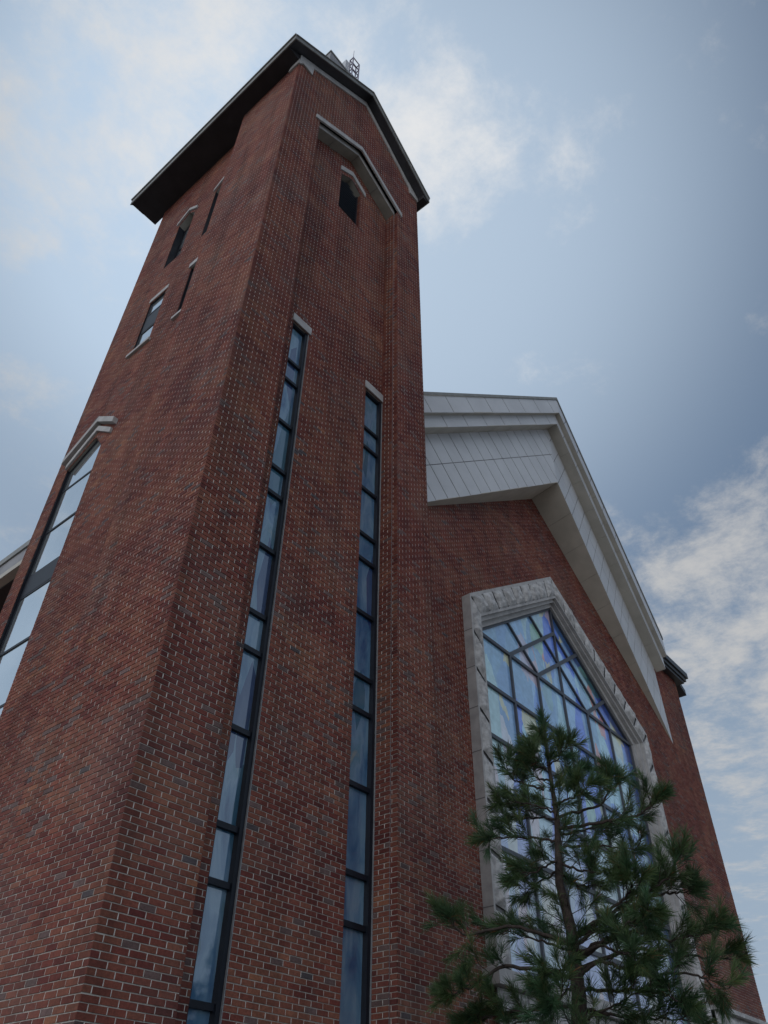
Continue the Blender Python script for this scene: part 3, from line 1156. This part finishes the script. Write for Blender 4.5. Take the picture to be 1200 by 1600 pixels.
MARG_O = [lerp2(a, b, 0.13) for a, b in zip(OUT, INN)]
MARG_I = [lerp2(a, b, 0.90) for a, b in zip(OUT, INN)]
ring(OUT, OUT, CY + 0.05, YF, M_STONE)             # outer cheeks
ring(OUT, MARG_O, YF, YF, M_STONE)                 # smooth drafted margins
ring(MARG_I, INN, YF, YF, M_STONE)
ring(MARG_O, MARG_I, YF + 0.035, YF + 0.035, M_JOINT)
for i, cnt in ((0, 8), (1, 9), (2, 9), (3, 8)):
    for k in range(cnt):
        g0, g1 = (k + 0.05) / cnt, (k + 0.95) / cnt
        o0, o1 = lerp2(MARG_O[i], MARG_O[i + 1], g0), lerp2(MARG_O[i], MARG_O[i + 1], g1)
        n0, n1 = lerp2(MARG_I[i], MARG_I[i + 1], g0), lerp2(MARG_I[i], MARG_I[i + 1], g1)
        q = [(o0[0], YF, o0[1]), (o1[0], YF, o1[1]), (n1[0], YF, n1[1]), (n0[0], YF, n0[1])]
        rough_block(S, q, (0, -1, 0), relief=0.105, nu=18 if i in (0, 3) else 12, nv_=11)
ring(INN, INN, YF, 1.05, M_STONE)
ring(INN, MO1, 1.05, 1.05, M_STONE)
ring(MO1, MO1, 1.05, 1.16, M_STONE)
ring(MO1, MO2, 1.16, 1.16, M_STONE)
ring(MO2, MO2, 1.16, 1.40, M_STONE)
S.box((8.05, 0.86, 4.2), (17.6, 1.40, 4.44), M_STONE)
# joints cut across the outer cheek
for k in range(1, 8):
    z = zb + (out['zs'] - zb) * k / 8
    S.box((8.196, YF + 0.004, z - 0.008), (8.21, CY, z + 0.008), M_JOINT)
sur = S.build('window_surround', church)

# --- the picture window
GY = 1.28
gl = MB()
GP = [(8.85, 4.45), (16.72, 4.45), (16.72, 11.50), (12.78, 14.25), (8.85, 11.55)]
gl.face([(x, GY, z) for x, z in GP], M_GSTAIN)
win = gl.build('stained_glass_window', church)
fr = MB()


def bars(lines, wdt):
    for (p, q) in lines:
        fr.bar((p[0], GY + 0.02, p[1]), (q[0], GY + 0.02, q[1]), wdt, 0.075 + R.uniform(0, 0.004), (0, -1, 0), M_MULL)


M_MULL = simple('grey_mullion', (0.055, 0.062, 0.08), 0.5, var=0.12)
rows = [11.52, 10.25, 9.00, 7.83, 6.66, 5.40]
cols = [10.24, 11.54, 12.83, 14.12, 15.40]
bars([((8.86, z), (16.71, z)) for z in rows], 0.085)
bars([((x, 4.46), (x, 11.52 if x != 12.83 else 14.2)) for x in cols], 0.06)
bars([((10.24, 11.52), (12.83, 13.42)), ((11.54, 11.52), (14.05, 13.30)), ((14.12, 11.52), (15.42, 12.40))], 0.10)
bars([((10.28, 12.53), (11.54, 11.60)), ((11.52, 13.37), (14.12, 11.52)), ((12.85, 13.40), (15.40, 11.54)), ((8.90, 11.52), (8.92, 11.50))][:3], 0.055)
# outer frame of the window
P2 = [(8.88, 4.48), (8.88, 11.53), (12.78, 14.21), (16.69, 11.48), (16.69, 4.48)]
bars(list(zip(P2, P2[1:])), 0.06)
fr.build('mullions', win)

# --- rough stone plinth
S = MB()


def stone_field(x0, x1, z0, z1, yy, bh=0.50, bl=0.95):
    r = 0
    z = z0
    while z < z1 - 0.05:
        zt = min(z + bh, z1)
        x = x0 - (r % 2) * bl * 0.5
        while x < x1:
            a, b = max(x, x0), min(x + bl, x1)
            if b - a > 0.1:
                rough_block(S, [(a + .008, yy, z + .008), (b - .008, yy, z + .008), (b - .008, yy, zt - .008), (a + .008, yy, zt - .008)], (0, -1, 0), relief=0.10, nu=10, nv_=6)
            x += bl
        z = zt
        r += 1
    S.face([(x0, yy + .01, z0), (x1, yy + .01, z0), (x1, yy + .01, z1), (x0, yy + .01, z1)], M_JOINT)


stone_field(8.2, 17.45, 0.0, 4.19, 1.02)
stone_field(17.46, 22.35, 0.0, 5.0, 0.86)
S.prism([(17.45, 0.70, 5.0), (22.45, 0.70, 5.0), (22.45, 0.82, 5.16), (17.45, 0.82, 5.16)][:2] + [(22.45, CY - 0.01, 5.02), (17.45, CY - 0.01, 5.02)], (0, 0, 0.10), M_ROUGH)
S.build('stone_plinth', church)

# ================================================================== pine tree
pine = empty('pine_tree', (4.95, -2.1, 0), 'dark green pine tree with long drooping needle tufts in front of the church window', 'tree')
TRUNK = [(4.93, -2.06, -0.1), (4.90, -2.05, 0.9), (4.93, -2.06, 2.0), (4.95, -2.1, 3.04), (4.96, -2.14, 3.29), (4.97, -2.15, 4.01), (4.94, -2.09, 4.51), (4.98, -2.16, 5.29), (4.97, -2.15, 5.98), (4.97, -2.15, 6.62)]
BR = [
  [(4.93, -2.07, 5.69), (4.77, -1.83, 5.78), (4.65, -1.68, 5.88), (4.6, -1.66, 6.12)],
  [(4.97, -2.14, 5.8), (5.01, -1.9, 5.92), (5.09, -1.73, 6.16)],
  [(4.98, -2.16, 5.36), (4.69, -1.94, 5.47), (4.36, -1.62, 5.46)],
  [(4.98, -2.16, 5.28), (5.07, -1.79, 5.43), (5.08, -1.27, 5.51)],
  [(4.96, -2.13, 5.02), (4.62, -1.7, 5.06), (4.32, -1.33, 5.02)],
  [(4.96, -2.12, 4.8), (4.61, -2.0, 4.6), (4.25, -1.86, 4.41)],
  [(4.95, -2.1, 4.66), (4.98, -1.73, 4.56), (5.06, -1.44, 4.48)],
  [(4.98, -2.16, 3.82), (4.51, -1.56, 4.03), (4.1, -1.06, 3.94), (3.91, -0.97, 4.18)],
  [(4.97, -2.15, 3.76), (4.94, -1.66, 3.95), (4.92, -1.18, 4.11)],
  [(4.97, -2.14, 3.49), (4.36, -1.49, 3.59), (3.97, -1.24, 3.35), (3.63, -1.09, 3.22)],
  [(4.95, -2.1, 3.23), (4.46, -1.38, 3.14), (4.18, -1.07, 3.05)],
  [(4.96, -2.12, 6.01), (5.0, -2.31, 6.1), (4.99, -2.4, 6.25)],
  [(4.95, -2.11, 5.97), (4.8, -2.04, 6.02), (4.69, -2.04, 6.2)],
  [(4.96, -2.12, 5.68), (5.16, -2.3, 5.83), (5.36, -2.46, 6.04)],
  [(4.96, -2.14, 5.48), (4.94, -2.51, 5.5), (4.87, -2.82, 5.56)],
  [(4.97, -2.15, 5.32), (5.28, -2.66, 5.45), (5.42, -2.86, 5.72), (5.44, -2.83, 5.86)],
  [(4.98, -2.17, 5.17), (5.24, -2.88, 5.2), (5.33, -3.26, 5.23), (5.36, -3.53, 5.4)],
  [(4.98, -2.16, 5.09), (5.43, -2.37, 5.25), (5.92, -2.67, 5.4)],
  [(4.98, -2.17, 4.94), (5.42, -2.58, 4.98), (5.82, -2.92, 4.96)],
  [(4.97, -2.15, 4.73), (4.92, -2.59, 4.53), (4.82, -2.95, 4.48)],
  [(4.97, -2.14, 4.59), (5.28, -2.19, 4.54), (5.62, -2.31, 4.6)],
  [(4.96, -2.13, 3.89), (5.05, -2.73, 4.17), (5.0, -3.06, 4.36), (4.8, -3.12, 4.44)],
  [(4.97, -2.14, 3.86), (5.29, -2.9, 4.29), (5.48, -3.41, 4.55), (5.48, -3.56, 4.76)],
  [(4.97, -2.15, 3.82), (5.44, -2.91, 4.29), (5.71, -3.27, 4.42), (5.91, -3.51, 4.41)],
  [(4.98, -2.16, 3.67), (5.24, -2.81, 3.94), (5.4, -3.26, 3.82), (5.62, -3.83, 3.93)],
  [(4.97, -2.15, 3.58), (5.36, -2.75, 3.78), (5.71, -3.27, 3.71), (6.07, -3.81, 3.65)],
  [(4.97, -2.14, 3.49), (4.97, -2.47, 3.63), (5.06, -2.97, 3.44), (5.21, -3.57, 3.4), (5.16, -3.81, 3.15)],
  [(4.96, -2.13, 3.37), (4.9, -2.66, 3.31), (4.84, -3.19, 3.22), (4.69, -3.56, 3.03)],
  [(4.95, -2.11, 3.2), (5.18, -2.48, 3.11), (5.43, -2.88, 3.08), (5.68, -3.28, 3.04)],
  [(4.97, -2.15, 3.73), (4.89, -2.7, 3.83), (4.72, -3.1, 3.92), (4.53, -3.46, 3.89)],
  [(4.97, -2.14, 3.67), (4.73, -2.62, 3.72), (4.45, -3.01, 3.56), (4.15, -3.39, 3.39)],
  [(4.97, -2.15, 3.55), (4.44, -2.21, 3.49), (3.88, -2.22, 3.32)],
  [(4.96, -2.13, 3.43), (4.37, -2.29, 3.24), (3.76, -2.43, 3.02)],
]
# lower whorls below the frame
for i in range(16):
    z = 2.0 + 1.1 * i / 16
    a = i * 2.4
    ln_ = R.uniform(0.8, 1.5)
    BR.append([(4.93, -2.06, z), (4.93 + math.cos(a) * ln_ * .5, -2.06 + math.sin(a) * ln_ * .5, z + .12), (4.93 + math.cos(a) * ln_, -2.06 + math.sin(a) * ln_, z + R.uniform(-.1, .25))])
T = MB()
T.tube(TRUNK, [0.15, 0.135, 0.115, 0.095, 0.085, 0.065, 0.052, 0.036, 0.022, 0.010], M_BARK, 10)
T.build('trunk', pine, smooth=True)


def smooth_path(pts, n=10):
    pts = [Vector(p) for p in pts]
    e = [pts[0] * 2 - pts[1]] + pts + [pts[-1] * 2 - pts[-2]]
    outp = []
    for i in range(1, len(e) - 2):
        for k in range(n):
            t = k / n
            p0, p1, p2, p3 = e[i - 1:i + 3]
            outp.append(0.5 * ((2 * p1) + (p2 - p0) * t + (2 * p0 - 5 * p1 + 4 * p2 - p3) * t * t + (3 * p1 - p0 - 3 * p2 + p3) * t ** 3))
    outp.append(pts[-1])
    return outp


NV, NF, NC = [], [], []


def rvec():
    while True:
        v = Vector((R.uniform(-1, 1), R.uniform(-1, 1), R.uniform(-1, 1)))
        if 0.05 < v.length < 1:
            return v.normalized()


def tuft(base, d, length, n=70):
    """one shoot bristling with needles"""
    d = d.normalized()
    g_ = R.uniform(0.8, 1.5)
    n = int(n * 1.3)
    y_ = R.random()
    col0 = (0.034 + 0.038 * y_, 0.082 + 0.026 * y_, 0.040)
    for i in range(n):
        s = R.random() ** 0.7
        p = base + d * length * s
        side = d.cross(rvec()).normalized()
        ang = math.radians(R.uniform(18, 66) * (1.12 - 0.6 * s))
        nd_ = (d * math.cos(ang) + side * math.sin(ang))
        nl = R.uniform(0.11, 0.19)
        tip = p + nd_ * nl + Vector((0, 0, -0.012 * R.random()))
        wd = nd_.cross(rvec()).normalized() * 0.0023
        mid = p + nd_ * nl * 0.55 + Vector((0, 0, 0.004))
        i0 = len(NV)
        NV.extend((tuple(p - wd * .7), tuple(p + wd * .7), tuple(mid + wd), tuple(tip), tuple(mid - wd)))
        g2 = g_ * R.uniform(0.75, 1.25)
        c = (col0[0] * g2, col0[1] * g2, col0[2] * g2)
        if R.random() < 0.02:
            c = (0.16, 0.08, 0.03)
        NC.extend([c] * 5)
        NF.append((i0, i0 + 1, i0 + 2, i0 + 3, i0 + 4))


bn = 0
for br in BR:
    b0_ = Vector(br[0])
    br = [tuple(b0_ + (Vector(p) - b0_) * 0.92) for p in br]
    path = smooth_path(br, 8)
    path = [p + rvec() * 0.015 for p in path]
    tot = sum((b - a).length for a, b in zip(path, path[1:]))
    r0 = 0.010 + 0.009 * tot
    Bm = MB()
    Bm.tube(path, [r0 * (1 - 0.75 * i / (len(path) - 1)) for i in range(len(path))], M_BARK, 6)
    hidden = br[0][2] < 2.95
    m_ = len(path)
    nside = int(4 + tot * 4.6)
    for k in range(nside):
        t = 0.30 + 0.70 * (k + R.random()) / nside
        i = min(m_ - 2, int(t * (m_ - 1)))
        p = path[i]
        d = (path[i + 1] - path[i]).normalized()
        sd = d.cross(rvec()).normalized()
        dirn = (d * 0.7 + sd * R.uniform(0.5, 0.9) + Vector((0, 0, 0.35))).normalized()
        ln_ = R.uniform(0.14, 0.40) * (1.15 - 0.5 * t) * min(1.0, 0.55 + tot * .5)
        q = p + dirn * ln_ * 0.6 + Vector((0, 0, -0.01))
        e = p + (dirn + Vector((0, 0, 0.25))).normalized() * ln_
        Bm.tube([p, q, e], [0.006, 0.0045, 0.003], M_BARK, 5)
        nn = 46 if not hidden else 20
        tuft(p.lerp(e, 0.25), e - p, max(0.12, ln_ * 0.8), int(nn * 1.5))
        tuft(e, (e - q) + rvec() * 0.05, 0.11, int(nn * 0.8))
        if R.random() < 0.55:
            d2 = ((e - p).normalized() + rvec() * 0.8).normalized()
            Bm.tube([q, q + d2 * 0.12], [0.004, 0.003], M_BARK, 4)
            tuft(q + d2 * 0.05, d2, 0.15, nn)
    dl = (path[-1] - path[-3]).normalized()
    for k in range(4):
        tuft(path[-1] - dl * 0.04 * k, dl + rvec() * 0.5, 0.14, 55)
    Bm.build('branch', pine, smooth=True)
# leading shoots at the top and short shoots along the stem
sh = MB()
topp = Vector(TRUNK[-1])
for k in range(9):
    dd = Vector((R.uniform(-.5, .5), R.uniform(-.5, .5), 1))
    tuft(topp - Vector((0, 0, 0.10 * k * 0.5)), dd, 0.16, 70)
for k in range(64):
    z = 3.6 + 2.9 * (k + R.random()) / 64
    rad = min(0.50, 0.10 + 0.26 * (6.65 - z))
    a_ = R.uniform(0, 6.28)
    dd = Vector((math.cos(a_), math.sin(a_), R.uniform(0.1, 0.9))).normalized()
    ln_ = rad * R.uniform(0.25, 1.0)
    p = Vector((4.96, -2.14, z))
    sh.tube([p, p + dd * ln_], [0.006, 0.003], M_BARK, 5)
    tuft(p + dd * ln_ * 0.5, dd, max(0.10, ln_ * 0.55), 42)
    tuft(p + dd * ln_, dd + rvec() * 0.4, 0.12, 42)
sh.build('shoot', pine, smooth=True)
Nm = MB()
Nm.v, Nm.f, Nm.col = NV, NF, NC
Nm.m(M_NEEDLE)
Nm.mi = [0] * len(NF)
Nm.build('foliage', pine)
